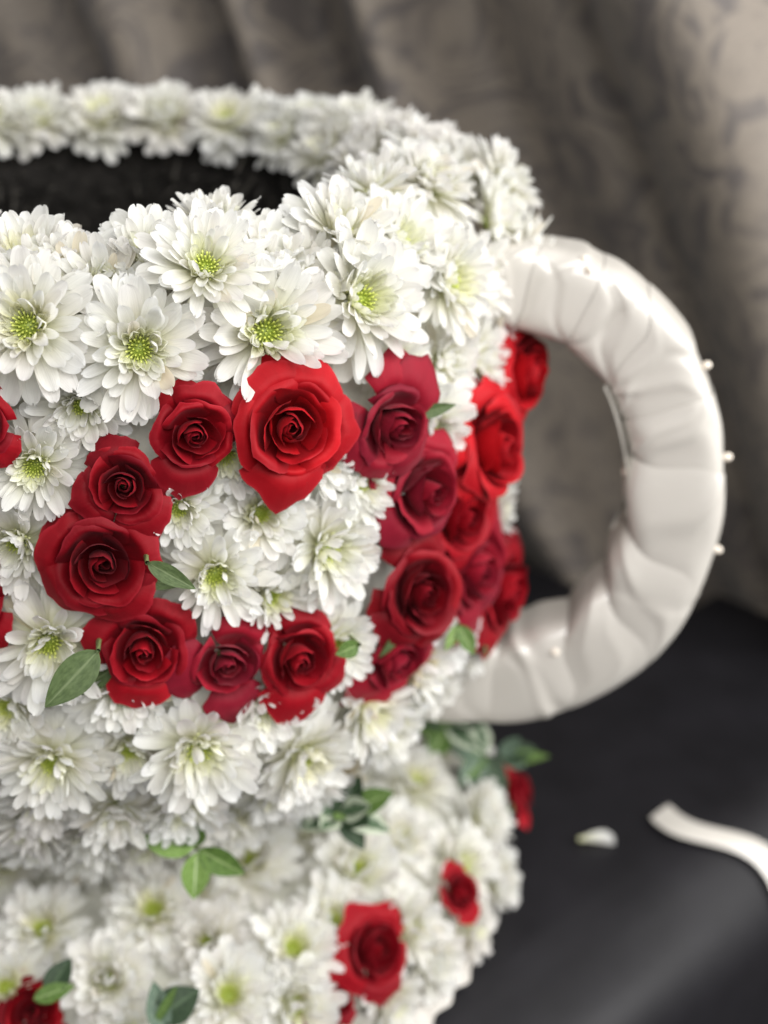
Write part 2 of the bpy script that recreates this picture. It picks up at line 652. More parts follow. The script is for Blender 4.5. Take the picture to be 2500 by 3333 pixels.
HPX = [(1060, 600), (1130, 606), (1225, 628), (1315, 678), (1395, 765), (1443, 875), (1462, 1000), (1452, 1120), (1415, 1235), (1345, 1335), (1240, 1408), (1120, 1445),
       (1000, 1448), (900, 1440)]
HW = [0.0225, 0.0225, 0.0230, 0.0238, 0.0242, 0.0245, 0.0245, 0.0248, 0.0252, 0.0258, 0.0262, 0.0265, 0.0265, 0.0265]
hp = [on_plane(*p) for p in HPX]


def catmull(pts, t):
    n = len(pts) - 1
    x = min(max(t, 0), 0.99999) * n
    i = int(x); f = x - i
    p0, p1, p2, p3 = pts[max(i - 1, 0)], pts[i], pts[i + 1], pts[min(i + 2, n)]
    return 0.5 * ((2 * p1) + (p2 - p0) * f + (2 * p0 - 5 * p1 + 4 * p2 - p3) * f * f + (3 * p1 - p0 - 3 * p2 + p3) * f ** 3)


def hframe(t):
    c = catmull(hp, t)
    tg = (catmull(hp, min(t + 0.01, 1)) - catmull(hp, max(t - 0.01, 0))).normalized()
    out = tg.cross(NP).normalized()           # in the handle's plane, across the band
    wd = catmull(HW, t) * 0.915
    return c, tg, out, wd


# sign of "out": away from the loop's middle
mid = on_plane(1230, 1040)
_c, _t, _o, _w = hframe(0.5)
OUT_SIGN = 1 if (_c - mid).dot(_o) > 0 else -1


def section(an, wd, depth=0.021, ex=4.6):
    ca, sa = math.cos(an), math.sin(an)
    x = math.copysign(abs(ca) ** (2 / ex), ca) * wd
    y = math.copysign(abs(sa) ** (2 / ex), sa) * depth
    return x, y


def hpoint(t, an, grow):
    c, tg, out, wd = hframe(t)
    x, y = section(an, wd * grow, 0.021 * grow)
    return c + out * OUT_SIGN * x - NP * y      # an = 0 outer rim, 90 deg = towards the camera


handle = obj('handle', grid_mesh('handle_core', lambda a, b: (hpoint(a, b * 2 * math.pi, 0.955) - AX, (a, b)), 60, 28, M_SATIN), cup)
# overlapping turns of ribbon, each its own piece
seams = [0.0, 0.085, 0.19, 0.285, 0.375, 0.445, 0.575, 0.675, 0.775, 0.885, 1.0]
rw = random.Random(3)
tilts = [0.0, 0.008, -0.012, -0.040, 0.006, 0.026, 0.034, 0.030, 0.034, 0.02, 0.0]
for k in range(len(seams) - 1):
    seed = rw.random() * 50
    bulge = rw.uniform(0.01, 0.03)
    ibulge = rw.uniform(0.02, 0.06) if k < 5 else rw.uniform(0.18, 0.26)
    folds = [(rw.uniform(0.2, 0.8), rw.choice([-1, 1]) * rw.uniform(0.3, 0.75), rw.uniform(0.10, 0.22), rw.choice([-1, 1]) * rw.uniform(0.025, 0.06)) for _ in range(4 if k in (2, 3, 8) else 2)]

    def wrap(a, b, k=k, seed=seed, bulge=bulge, ibulge=ibulge, folds=folds):
        an = b * 2 * math.pi
        q = a * 1.35
        ca = math.cos(an)
        t0 = seams[k] + tilts[k] * ca + 0.006 * math.sin(an * 1.0 + k)
        t1 = seams[k + 1] + tilts[k + 1] * ca + 0.006 * math.sin(an * 1.0 + k + 1)
        t = t0 + (t1 - t0) * q
        t = min(max(t, 0), 1)
        inner = (0.5 - 0.5 * ca) ** 2             # 1 on the inside of the loop
        vis = min(q, 1)
        g = 1.0 + 0.022 * (1 - vis) ** 1.2 + (bulge * (1 - inner) + ibulge * inner) * math.sin(math.pi * vis) ** 0.8
        g += 0.06 * noise.noise(Vector((q * 1.3 + an * 0.4, an * 0.8, seed))) * math.sin(math.pi * vis)
        for (c0, c1, wd, am) in folds:
            x = (vis - c0 - c1 * ca) / wd
            g += am * (math.exp(-x * x) if x < 0 else math.exp(-(x * 3.5) ** 2)) * math.sin(math.pi * vis) ** 0.6
        if q > 1: g -= 0.10 * (q - 1)
        return hpoint(t, an, g) - AX, (b * 6, q)
    obj('ribbon_wrap', grid_mesh('ribbon_wrap', wrap, 30, 80, M_SATIN), handle)

# loose end of the ribbon along the inside of the loop


def tail(a, b):
    t = lerp(0.30, 0.545, a)
    c, tg, out, wd = hframe(t)
    lift = 1.03 + 0.10 * math.sin(math.pi * a) + 0.34 * sm(0.65, 1.0, a) * (1 - 0.2 * b)
    bb = lerp(0.004, -0.016, b)
    p = c - out * OUT_SIGN * wd * lift - NP * (0.016 + bb) + out * OUT_SIGN * 0.004 * b
    return p - AX, (b, a)


obj('ribbon_tail', grid_mesh('ribbon_tail', tail, 28, 4, M_SATIN), handle)


def uv_sphere(r, nu=14, nv=10, sc=(1, 1, 1), c=(0, 0, 0)):
    V, F, U = [], [], []
    for i in range(nv + 1):
        th = math.pi * i / nv
        for j in range(nu):
            a = 2 * math.pi * j / nu
            V.append((c[0] + sc[0] * r * math.sin(th) * math.cos(a), c[1] + sc[1] * r * math.sin(th) * math.sin(a), c[2] + sc[2] * r * math.cos(th)))
            U.append((i / nv, j / nu))
    for i in range(nv):
        for j in range(nu):
            F.append((i * nu + j, (i + 1) * nu + j, (i + 1) * nu + (j + 1) % nu, i * nu + (j + 1) % nu))
    return V, F, U


pv, pf, pu = uv_sphere(0.0021, sc=(1, 1, 1.2))
pin_me = mesh('pearl_pin', pv, pf, mat=M_PEARL, vuv=pu)
for (t, an, g) in [(0.155, 0.5, 1.06), (0.345, 0.15, 1.10), (0.458, 0.0, 1.13), (0.56, 0.1, 1.10), (0.455, 2.9, 1.16), (0.775, 1.9, 1.07), (0.165, 0.9, 1.07)]:
    p = hpoint(t, an, g - 0.01) - AX
    obj('pearl_pin', pin_me, handle, Matrix.Translation(p) @ frame_from(p - (hframe(t)[0] - AX)))


# ------------------------------------------------------------------ chrysanthemum pieces
def petal_data(bend, cup_, width, notch, tipw, twist, seed, nt=10, ns=6, power=1.3):
    """unit petal along +X, opening towards +Z"""
    V, U, F = [], [], []
    x = z = 0.0
    ang = 0.0
    path = []
    n = nt
    ts = [1 - (1 - i / n) ** 1.7 for i in range(n + 1)]
    for i in range(n + 1):
        path.append((x, z, ang))
        if i == n: break
        ang_n = bend * ts[i + 1] ** power
        st = ts[i + 1] - ts[i]
        x += math.cos((ang + ang_n) / 2) * st
        z += math.sin((ang + ang_n) / 2) * st
        ang = ang_n
    for i in range(n + 1):
        t = ts[i]
        wv = (0.30 + 0.70 * sm(0.0, 0.66, t))
        if t > 0.66:
            k = (t - 0.66) / 0.34
            wv *= math.sqrt(max(0.0, 1 - k ** tipw)) * 0.80 + 0.20
        px, pz, pa = path[i]
        for j in range(ns + 1):
            s = -1 + 2 * j / ns
            wob = 1 + 0.10 * noise.noise(Vector((t * 3, s * 2, seed)))
            y = s * width * wv * wob
            dz = cup_ * s * s * width * wv + 0.05 * width * math.sin(s * 4 + seed) * sm(0.2, 0.8, t)
            dz += twist * s * width * t
            dx = 0
            if t > 0.8:
                dx = -notch * (1 - abs(s)) ** 2 * sm(0.8, 1, t) + 0.05 * noise.noise(Vector((s * 3, seed, 5))) * sm(0.8, 1, t)
            X = px - math.sin(pa) * dz + dx * math.cos(pa)
            Z = pz + math.cos(pa) * dz + dx * math.sin(pa)
            V.append((X, y, Z)); U.append((t, j / ns))
    for i in range(n):
        for j in range(ns):
            a = i * (ns + 1) + j
            F.append((a, a + ns + 1, a + ns + 2, a + 1))
    return V, F, U


rp_ = random.Random(11)
WHORL = [  # count, length, elevation, half width, bend range, cup range
    dict(n=17, L=1.00, el=2, w=0.148, b=(-0.8, 0.1), c=(0.03, 0.35)),
    dict(n=19, L=0.97, el=14, w=0.138, b=(-0.5, 0.35), c=(0.08, 0.42)),
    dict(n=20, L=0.87, el=27, w=0.126, b=(-0.2, 0.6), c=(0.15, 0.6)),
    dict(n=19, L=0.72, el=41, w=0.118, b=(0.0, 0.9), c=(0.25, 0.8)),
]
LIB = []
for wv in WHORL:
    lib = []
    for k in range(9):
        d = petal_data(rp_.uniform(*wv['b']), rp_.uniform(*wv['c']), wv['w'] * rp_.uniform(0.85, 1.2), rp_.choice([0, 0.03, 0.07]),
                       rp_.uniform(2.0, 3.0), rp_.uniform(-0.25, 0.25), rp_.random() * 60)
        lib.append(d)
    LIB.append(lib)
LIBM = [[mesh('petal', d[0], d[1], mat=M_PETAL, vuv=d[2]) for d in lib] for lib in LIB]


def tf(data, m):
    return [tuple(m @ Vector(v)) for v in data[0]], data[1], data[2]


def inner_mesh(seed):
    r = random.Random(seed)
    parts = []
    for (n, L_, el, wd, b) in [(15, 0.48, 50, 0.17, (0.1, 0.9)), (17, 0.33, 57, 0.16, (0.1, 0.7)), (22, 0.20, 64, 0.16, (0.0, 0.5))]:
        off = r.random() * 6
        for k in range(n):
            d = petal_data(r.uniform(*b), r.uniform(0.5, 1.2), wd * r.uniform(0.8, 1.2), 0.02, 2.2, r.uniform(-0.3, 0.3), r.random() * 50, nt=6, ns=3)
            az = off + 2 * math.pi * (k + r.uniform(-0.25, 0.25)) / n
            l = L_ * r.uniform(0.85, 1.15)
            base = 0.15 if L_ > 0.4 else (0.185 if L_ > 0.25 else 0.19)
            m = Matrix.Rotation(az, 4, 'Z') @ Matrix.Translation((base, 0, 0.06)) @ Matrix.Rotation(-R(el + r.uniform(-9, 9)), 4, 'Y') @ Matrix.Scale(l, 4)
            parts.append(tf(d, m))
    V, F, U = join_data(parts)
    return mesh('inner_petals', V, F, mat=M_INNER, vuv=U)


def disc_mesh(seed):
    r = random.Random(seed)
    parts = []
    N_ = 64
    for k in range(N_):
        q = math.sqrt((k + 0.5) / N_)
        a = k * 2.39996
        rad = 0.195 * q
        c = Vector((rad * math.cos(a), rad * math.sin(a), 0.10 + 0.07 * (1 - q * q) - 0.06 * math.exp(-(q / 0.3) ** 2)))
        d = Vector((c.x * 1.3 * (0.5 + q) - 0.0, c.y * 1.3 * (0.5 + q), 0.22)).normalized()
        h = lerp(0.05, 0.13, q) * r.uniform(0.8, 1.2)
        rr = lerp(0.014, 0.019, q)
        m = Matrix.Translation(c) @ frame_from(d, r.random() * 6)
        V, F, U = [], [], []
        for i, (hh, wf) in enumerate([(-0.04, 0.7), (h * 0.55, 0.85), (h * 0.85, 1.1), (h, 0.5)]):
            for j in range(5):
                b = 2 * math.pi * j / 5
                V.append(tuple(m @ Vector((rr * wf * math.cos(b), rr * wf * math.sin(b), hh)))); U.append((q, i / 3))
        for i in range(3):
            for j in range(5):
                F.append((i * 5 + j, i * 5 + (j + 1) % 5, (i + 1) * 5 + (j + 1) % 5, (i + 1) * 5 + j))
        F.append((15, 16, 17, 18, 19))
        parts.append((V, F, U))
    V, F, U = uv_sphere(0.19, 12, 6, (1, 1, 0.5), (0, 0, 0.05))
    parts.append((V, F, [(0.1, 0.1)] * len(V)))
    V, F, U = join_data(parts)
    return mesh('disc', V, F, mat=M_DISC, vuv=U)


INNER = [inner_mesh(k) for k in range(5)]
DISC = [disc_mesh(k + 20) for k in range(3)]


def petal_placements(r, full, n, inv):
    """yield (whorl, variant, matrix) in flower space, radius 1"""
    up_local = inv @ Vector((0, 0, 1))
    wsc = r.uniform(0.88, 1.15)
    full = full + r.gauss(0, 6)
    jit = r.uniform(4, 9)
    for wi, wv in enumerate(WHORL):
        off = r.random() * 6.28
        for k in range(wv['n']):
            if r.random() < 0.03: continue
            az = off + 2 * math.pi * (k + r.uniform(-0.28, 0.28)) / wv['n']
            el = wv['el'] + full + r.gauss(0, jit)
            if r.random() < 0.06: el += r.uniform(-18, 26)
            dirl = Vector((math.cos(az), math.sin(az), 0))
            g = dirl.dot(up_local)
            if wi < 2: el += (7 if wi == 0 else 4) * g - (9 if g < -0.3 and wi == 0 else 0)
            l = wv['L'] * r.uniform(0.86, 1.1)
            m = (Matrix.Rotation(az, 4, 'Z') @ Matrix.Translation((0.10, 0, 0.015 * wi)) @ Matrix.Rotation(-R(el), 4, 'Y')
                 @ Matrix.Rotation(R(r.gauss(0, 9)), 4, 'X') @ Matrix.Diagonal((l, l * wsc * r.uniform(0.88, 1.2), l, 1)))
            yield wi, r.randrange(len(LIB[wi])), m


FLOWERS = []
ROSE_VOL = []
ROSE_BALL = []


def in_rose(p):
    for (b, ax, rd) in ROSE_VOL:
        d = p - b
        h = d.dot(ax)
        if h < 0.05 * rd or h > 1.6 * rd: continue
        if (d - ax * h).length < rd * (0.55 + 0.45 * min(1, h / rd / 0.6)) * 1.08: return True
    return any((p - c).length < rd for c, rd in ROSE_BALL)


_counter = [0]


def chrysanthemum(p, n, rad, label, group, full=0.0, detail=True, seed=None):
    _counter[0] += 1
    r = random.Random(1000 + _counter[0] * 17 if seed is None else seed)
    rot = frame_from(n, r.random() * 6.28)
    root = bpy.data.objects.new('chrysanthemum', None)
    COL.objects.link(root)
    root.empty_display_size = 0.01
    root.matrix_world = Matrix.Translation(p) @ rot @ Matrix.Scale(rad, 4)
    tag(root, label, 'chrysanthemum', group)
    inv = rot.to_3x3().transposed()
    mw = Matrix.Translation(p) @ rot @ Matrix.Scale(rad, 4)
    near = any((p - b).length < rad + rd * 1.6 for b, ax, rd in ROSE_VOL)

    def kept():
        for wi, vi, m in petal_placements(r, full, n, inv):
            if near:
                vs = LIB[wi][vi][0]
                a = mw @ m
                for tr_ in (0, 10, 20, 30):          # press the petal down until it clears the rose
                    mm = m @ Matrix.Rotation(R(tr_), 4, 'Y')
                    a = mw @ mm
                    if not any(in_rose(a @ Vector(vs[i])) for i in (-4, -7, -1, -18, -21, -15, -32, -35, -29, -46)): break
                else:
                    continue
                m = mm
            yield wi, vi, m
    if detail:
        for wi, vi, m in kept():
            obj('petal', LIBM[wi][vi], root, m)
    else:
        by = [[], []]
        for wi, vi, m in kept():
            by[0 if wi < 2 else 1].append(tf(LIB[wi][vi], m))
        for nm, b in zip(('outer_petals', 'middle_petals'), by):
            V, F, U = join_data(b)
            o = obj(nm, mesh(nm, V, F, mat=M_PETAL, vuv=U), root)
    obj('inner_petals', r.choice(INNER), root)
    obj('disc', r.choice(DISC), root)
    FLOWERS.append((p, rad))
    return root


def facing(p, n, cam_w, tilt=(0, 0)):
    tc = (CP - p).normalized()
    m = (n + tc * cam_w).normalized()
    right = Vector((1, 0, 0))
    return (m + right * tilt[0] + Vector((0, 0, 1)) * tilt[1]).normalized()


# ------------------------------------------------------------------ roses
def rose_petal(az, span, rb, rt, h, zt, curl, tip, spi, seed, z0=0.0, nt=11, ns=14, droop=0.0):
    """cup-shaped petal round +Z; control curve in (radius, height)"""
    V, U, F = [], [], []
    P0 = (0.07, z0); P1 = (max(rb * 1.15, 0.12), z0 + 0.10 * h); P2 = (rb, h * 0.92); P3 = (rt, zt)
    for i in range(nt + 1):
        t = i / nt
        for j in range(ns + 1):
            s = -1 + 2 * j / ns
            edge = 1 - 0.16 * abs(s) ** 2.6 - 0.10 * abs(s) ** 8 + tip * (1 - abs(s)) ** 2.0
            edge += 0.05 * noise.noise(Vector((s * 3.2, seed, 1.0))) + 0.015 * noise.noise(Vector((s * 11, seed, 4.0)))
            te = t * edge
            a = 1 - te
            rr = a ** 3 * P0[0] + 3 * a * a * te * P1[0] + 3 * a * te * te * P2[0] + te ** 3 * P3[0]
            z = a ** 3 * P0[1] + 3 * a * a * te * P1[1] + 3 * a * te * te * P2[1] + te ** 3 * P3[1]
            wsh = 0.55 + 0.45 * sm(0, 0.5, t)
            th = az + s * span * wsh
            k = sm(0.45, 1.0, t)
            side = abs(s) ** 2.5
            rr += spi * s * (0.3 + 0.7 * t)
            rr += curl * k * side * 0.10
            z -= curl * k * k * (0.05 + 0.10 * side)
            rr += (0.05 + 0.06 * rb) * noise.noise(Vector((s * 1.7 + seed, t * 1.3, seed * 0.7))) * sm(0.25, 0.9, t)
            rr += 0.018 * noise.noise(Vector((s * 5.5, t * 2.0, seed + 3))) * k
            z += 0.07 * noise.noise(Vector((s * 2.0, t * 1.5, seed + 9))) * k
            z -= droop * k * k
            V.append((rr * math.cos(th), rr * math.sin(th), z)); U.append((t, j / ns))
    for i in range(nt):
        for j in range(ns):
            b = i * (ns + 1) + j
            F.append((b, b + ns + 1, b + ns + 2, b + 1))
    return V, F, U


def rose_recipe(seed, openness, npet, nguard):
    """list of petal data, radius about 1"""
    r = random.Random(seed)
    out = []
    az = r.random() * 6.28
    ex = r.uniform(0.86, 1.0); ea = r.random() * 3.14
    tx, ty = r.uniform(-0.2, 0.2), r.uniform(-0.2, 0.2)
    mess = r.uniform(0.25, 1.0)
    for i in range(npet):
        f = i / (npet - 1)
        az += R(137.5) + r.uniform(-mess, mess)
        if f < 0.34:
            g = f / 0.34
            rb, rt = lerp(0.12, 0.30, g), lerp(0.05, 0.23, g)
            h, zt = lerp(0.86, 0.95, g), lerp(0.88, 0.98, g) + r.uniform(-0.12, 0.08) * mess
            span = R(lerp(135, 80, g)); curl = 0.15; tip = r.uniform(0, 0.05); spi = lerp(0.04, 0.07, g)
        elif f < 0.68:
            g = (f - 0.34) / 0.34
            rb, rt = lerp(0.36, 0.58, g), lerp(0.33, 0.66, g) * lerp(0.88, 1.04, openness) + r.uniform(-0.03, 0.03)
            h, zt = lerp(1.0, 0.92, g), lerp(1.0, 0.90, g) + r.uniform(-0.08, 0.05)
            span = R(lerp(74, 56, g)); curl = lerp(0.3, 1.1, g); tip = r.uniform(0.0, 0.08); spi = r.uniform(-0.03, 0.10)
        else:
            g = (f - 0.68) / 0.32
            rb, rt = lerp(0.60, 0.74, g), lerp(0.78, 1.02, g) * lerp(0.84, 1.03, openness) + r.uniform(-0.05, 0.05)
            h, zt = lerp(0.94, 0.80, g), lerp(0.80, 0.45, g) + (1 - openness) * 0.16 + r.uniform(-0.1, 0.1)
            span = R(lerp(58, 50, g)); curl = lerp(1.0, 1.8, g); tip = r.uniform(0.02, 0.17); spi = r.uniform(-0.05, 0.08)
        V, F, U = rose_petal(az, span, rb, rt, h, zt, curl, tip, spi, r.random() * 80, z0=0.0)
        k = 1 - f * 0.6
        V = [(x + tx * z * k, y + ty * z * k, z) for x, y, z in V]
        out.append((V, F, U))
    for k in range(nguard):
        az += R(137.5) + r.uniform(-0.4, 0.4)
        out.append(rose_petal(az, R(46), 0.80, r.uniform(1.08, 1.28), 0.55, r.uniform(0.0, 0.3), 1.2, 0.14, r.uniform(-0.04, 0.04), r.random() * 80,
                              droop=r.uniform(0, 0.15)))
    c, sn = math.cos(ea), math.sin(ea)
    res = []
    for V, F, U in out:
        W = []
        for x, y, z in V:
            a, b = (c * x + sn * y) * ex, -sn * x + c * y
            W.append((c * a - sn * b, sn * a + c * b, z))
        res.append((W, F, U))
    return res


RECIPES = {
    'open': (5, 1.0, 19, 2), 'open_b': (31, 0.9, 17, 2), 'mid': (12, 0.6, 16, 1), 'mid_b': (44, 0.5, 15, 1), 'bud': (23, 0.15, 13, 0), 'mid_c': (57, 0.75, 16, 1),
}
_rc = [0]
ROSE_MAT = {True: M_ROSE_BRIGHT, False: M_ROSE, 'dark': M_ROSE_DARK, 'dull': M_ROSE_DULL}


def rose_meshes(kind, bright):
    _rc[0] += 1
    sd, op, npet, ng = RECIPES[kind]
    return [mesh('petal', d[0], d[1], mat=ROSE_MAT[bright], vuv=d[2]) for d in rose_recipe(sd + _rc[0] * 101, op, npet, ng)]


def leaf_data(width, bend, fold, seed, nt=12, ns=6, tip=1.0, wave=0.02, serr=0.0):
    V, U, F = [], [], []
    x = z = ang = 0.0
    for i in range(nt + 1):
        t = i / nt
        wv = width * (math.sin(math.pi * t ** 0.8) ** 0.85 if 0 < t < 1 else 0.0) * (1 - 0.25 * tip * t) + 0.006
        if serr: wv *= 1 + serr * (1 if i % 2 else -1)
        for j in range(ns + 1):
            s = -1 + 2 * j / ns
            zz_ = z + fold * abs(s) * wv + wave * noise.noise(Vector((t * 4, s * 2, seed)))
            V.append((x - math.sin(ang) * 0, s * wv, zz_)); U.append((t, j / ns))
        ang = bend * ((i + 1) / nt)
        x += math.cos(ang) / nt; z += math.sin(ang) / nt
    for i in range(nt):
        for j in range(ns):
            b = i * (ns + 1) + j
            F.append((b, b + ns + 1, b + ns + 2, b + 1))
    return V, F, U


SEPAL_ME = []
for k in range(3):
    d = leaf_data(0.17, -0.5 + 0.5 * k, 0.3, k * 3.3, tip=1.0)
    SEPAL_ME.append(mesh('sepal', d[0], d[1], mat=M_LEAF_DULL, vuv=d[2]))


def rose(p, n, rad, kind, spin, label, group, bright=False, sepals=(), depth=0.85, lobes=()):
    root = bpy.data.objects.new('rose', None)
    COL.objects.link(root)
    root.empty_display_size = 0.01
    rot = frame_from(n, spin)
    root.matrix_world = Matrix.Translation(p) @ rot @ Matrix.Diagonal((rad, rad, rad * depth, 1))
    tag(root, label, 'rose', group)
    for me in rose_meshes(kind, bright):
        obj('petal', me, root)
    V, F, U = uv_sphere(0.2, 10, 6, (1, 1, 0.8), (0, 0, -0.08))
    obj('calyx', CALYX, root)
    inv = rot.to_3x3().transposed()
    lr = random.Random(int(spin * 1000) + len(label))
    for (wd, ln) in lobes:                    # outer petals hanging out to one side
        dv = Vector((1, 0, 0)) * math.cos(R(wd)) + UP * math.sin(R(wd))
        l = inv @ dv
        ln = 1.0 + (ln - 1.0) * 0.85
        ROSE_BALL.append((p + dv * rad * (ln - 0.3) * 0.95 + n * rad * 0.35, rad * 0.42))
        d = rose_petal(math.atan2(l.y, l.x), R(lr.uniform(38, 48)), 0.76, ln, 0.84, lr.uniform(0.42, 0.62), 1.5, lr.uniform(0.06, 0.18), lr.uniform(-0.06, 0.06),
                       lr.random() * 80, droop=lr.uniform(0.05, 0.2))
        obj('petal', mesh('petal', d[0], d[1], mat=ROSE_MAT[bright], vuv=d[2]), root)
    for (wd, ln, el, k) in sepals:            # wd: pixel-plane direction as an angle, 0 = right, 90 = up in the picture
        dv = Vector((1, 0, 0)) * math.cos(R(wd)) + UP * math.sin(R(wd))
        l = inv @ dv
        az = math.atan2(l.y, l.x)
        obj('sepal', SEPAL_ME[k], root, Matrix.Rotation(az, 4, 'Z') @ Matrix.Translation((0.72, 0, 0.30)) @ Matrix.Rotation(-R(el), 4, 'Y') @ Matrix.Scale(ln * 1.15, 4))
    FLOWERS.append((p, rad * 0.85))
    ROSE_VOL.append((p, n.normalized(), rad))
    return root


V, F, U = uv_sphere(0.2, 10, 6, (1, 1, 0.8), (0, 0, -0.06))
CALYX = mesh('calyx', V, F, mat=M_STEM, vuv=U)

G_A = 'red roses forming the ring shaped part of the letter'
G_B = 'red roses forming the upright stroke beside the ring'
G_C = 'red roses of the next letter around the cup side'
G_L = 'red roses of the letter cut off at the left'
G_S = 'red roses set into the saucer'
ROSES = [  # u, v, diameter px, kind, spin, (tilt x, z), lift, label, group, bright, sepals
    (602, 900, 252, 'open', 2.2, (0.05, 0.06), 0.016, 'largest fully open scarlet rose at the top of the rose ring', G_A, True, ()),
    (408, 925, 196, 'mid', 0.6, (-0.02, 0.0), 0.008, 'dark red rose with torn edge left of the largest rose', G_A, False, ()),
    (266, 1040, 188, 'mid_c', 4.1, (-0.05, 0.0), 0.008, 'dark red cupped rose at the upper left of the ring', G_A, 'dark', ()),
    (212, 1200, 236, 'open_b', 1.4, (-0.05, -0.02), 0.010, 'wide dark red rose at the left end of the ring', G_A, 'dark', ((-25, 0.95, -8, 0),)),
    (312, 1385, 212, 'mid_b', 3.0, (0.0, -0.05), 0.008, 'red rose with green leaf at the lower left of the ring', G_A, False, ((215, 1.2, -5, 1),)),
    (488, 1425, 190, 'bud', 5.0, (0.12, -0.1), 0.006, 'half closed dark red rose at the bottom of the ring', G_A, 'dull', ()),
    (632, 1402, 200, 'mid', 2.0, (0.02, 0.0), 0.009, 'round red rose at the lower right end of the ring', G_A, False, ()),
    (812, 905, 196, 'mid_b', 0.4, (0.05, -0.05), 0.012, 'dull crimson rose with pointed petals at the top of the upright stroke', G_B, 'dull', ((5, 0.9, 10, 1),)),
    (888, 1050, 212, 'mid_c', 1.0, (0.10, 0.0), 0.010, 'crimson rose in the middle of the upright stroke below the pointed one', G_B, 'dull', ()),
    (880, 1265, 222, 'open_b', 3.6, (0.02, 0.05), 0.012, 'tall dark red rose at the foot of the upright stroke', G_B, 'dark', ((235, 0.7, 0, 0),)),
    (850, 1420, 180, 'bud', 1.7, (0.05, -0.3), 0.004, 'crimson rose hanging down under the upright stroke', G_B, 'dull', ()),
    (1066, 806, 190, 'mid', 0.9, (-0.05, 0.0), 0.018, 'topmost red rose on the cup side against the handle gap', G_C, True, ()),
    (1020, 955, 235, 'open', 4.4, (0.12, 0.05), 0.014, 'bright scarlet rose seen edge-on at the cup side', G_C, True, ()),
    (985, 1110, 200, 'mid_b', 2.9, (0.1, 0.0), 0.006, 'crimson rose tucked under the edge-on scarlet rose', G_C, False, ()),
    (1000, 1215, 225, 'bud', 3.3, (0.1, 0.05), 0.008, 'closed crimson rose right of the upright stroke', G_C, 'dull', ()),
    (1060, 1262, 210, 'mid_c', 0.2, (0.2, 0.0), 0.010, 'lowest red rose at the cup side, jutting towards the handle', G_C, False, ((230, 0.8, 0, 2),)),
    (-45, 905, 170, 'mid', 0.0, (-0.1, 0.0), 0.006, 'red rose cut off by the left edge, upper one', G_L, False, ()),
    (-55, 1300, 160, 'mid_b', 1.0, (-0.1, 0.0), 0.004, 'red rose cut off by the left edge, lower one', G_L, False, ()),
    (805, 2065, 172, 'bud', 2.5, (0.25, -0.15), 0.008, 'large red rose on the front of the saucer', G_S, False, ()),
    (985, 1930, 110, 'mid', 1.9, (0.2, 0.0), 0.004, 'small red rose half buried near the saucer edge', G_S, False, ()),
    (1072, 1725, 120, 'mid_b', 1.2, (0.15, 0.0), 0.016, 'red rose bud under the green leaves at the saucer right edge', G_S, False, ((200, 0.8, 10, 0),)),
    (60, 2190, 150, 'mid_c', 0.7, (0.0, 0.0), -0.002, 'red rose at the bottom left corner under a leaf', G_S, False, ()),
    (740, 2170, 70, 'mid_b', 0.7, (0.0, 0.0), -0.004, 'tiny bit of red rose showing low on the saucer front', G_S, False, ()),
    (640, 2230, 80, 'mid', 0.7, (0.0, 0.0), -0.004, 'red rose barely showing at the bottom edge of the picture', G_S, False, ()),
]
LOBES = {  # picture direction and reach of the hanging outer petals
    'largest fully': ((-8, 1.25), (268, 1.34), (125, 1.2), (60, 1.15)),
    'dark red rose with torn': ((262, 1.45), (75, 1.2), (20, 1.2)),
    'dark red cupped': ((195, 1.25), (110, 1.2), (300, 1.3)),
    'wide dark red': ((150, 1.2), (215, 1.15), (300, 1.3), (25, 1.2)),
    'red rose with green leaf': ((262, 1.45), (160, 1.3), (50, 1.2)),
    'half closed': ((288, 1.5), (175, 1.6), (75, 1.3)),
    'round red rose': ((272, 1.6), (325, 1.3), (80, 1.15)),
    'dull crimson': ((92, 1.6), (55, 1.5), (190, 1.35), (250, 1.3), (320, 1.3)),
    'crimson rose in the middle': ((170, 1.3), (225, 1.3), (60, 1.2)),
    'tall dark red': ((105, 1.45), (320, 1.2), (240, 1.2)),
    'crimson rose hanging': ((285, 1.9), (240, 1.5), (330, 1.5)),
    'topmost red': ((165, 1.3), (95, 1.2), (250, 1.2)),
    'bright scarlet': ((170, 1.35), (100, 1.2), (255, 1.2)),
    'crimson rose tucked': ((60, 1.4), (0, 1.4), (300, 1.4)),
    'closed crimson': ((170, 1.5), (30, 1.5), (270, 1.5), (340, 1.4)),
    'lowest red': ((260, 1.4), (20, 1.3), (200, 1.5), (320, 1.3)),
    'large red rose on the front': ((120, 1.25), (50, 1.2), (200, 1.15), (285, 1.25)),
}
for (u, v, dia, kind, spin, tilt, lift, label, group, bright, sep) in ROSES:
    p, n, k = hit(u, v)
    d = (p - CP).dot(FW)
    rad = dia / 2 / FPX * d
    nn = facing(p, n, 0.35, tilt)
    rad *= 0.94 if group == G_A else 1.0
    lb = next((v_ for k_, v_ in LOBES.items() if label.startswith(k_)), ((90, 1.2), (300, 1.3)))
    rose(p + n * (lift + 0.003) - nn * rad * 0.68, nn, rad, kind, spin, label, group, bright, sep, lobes=lb)

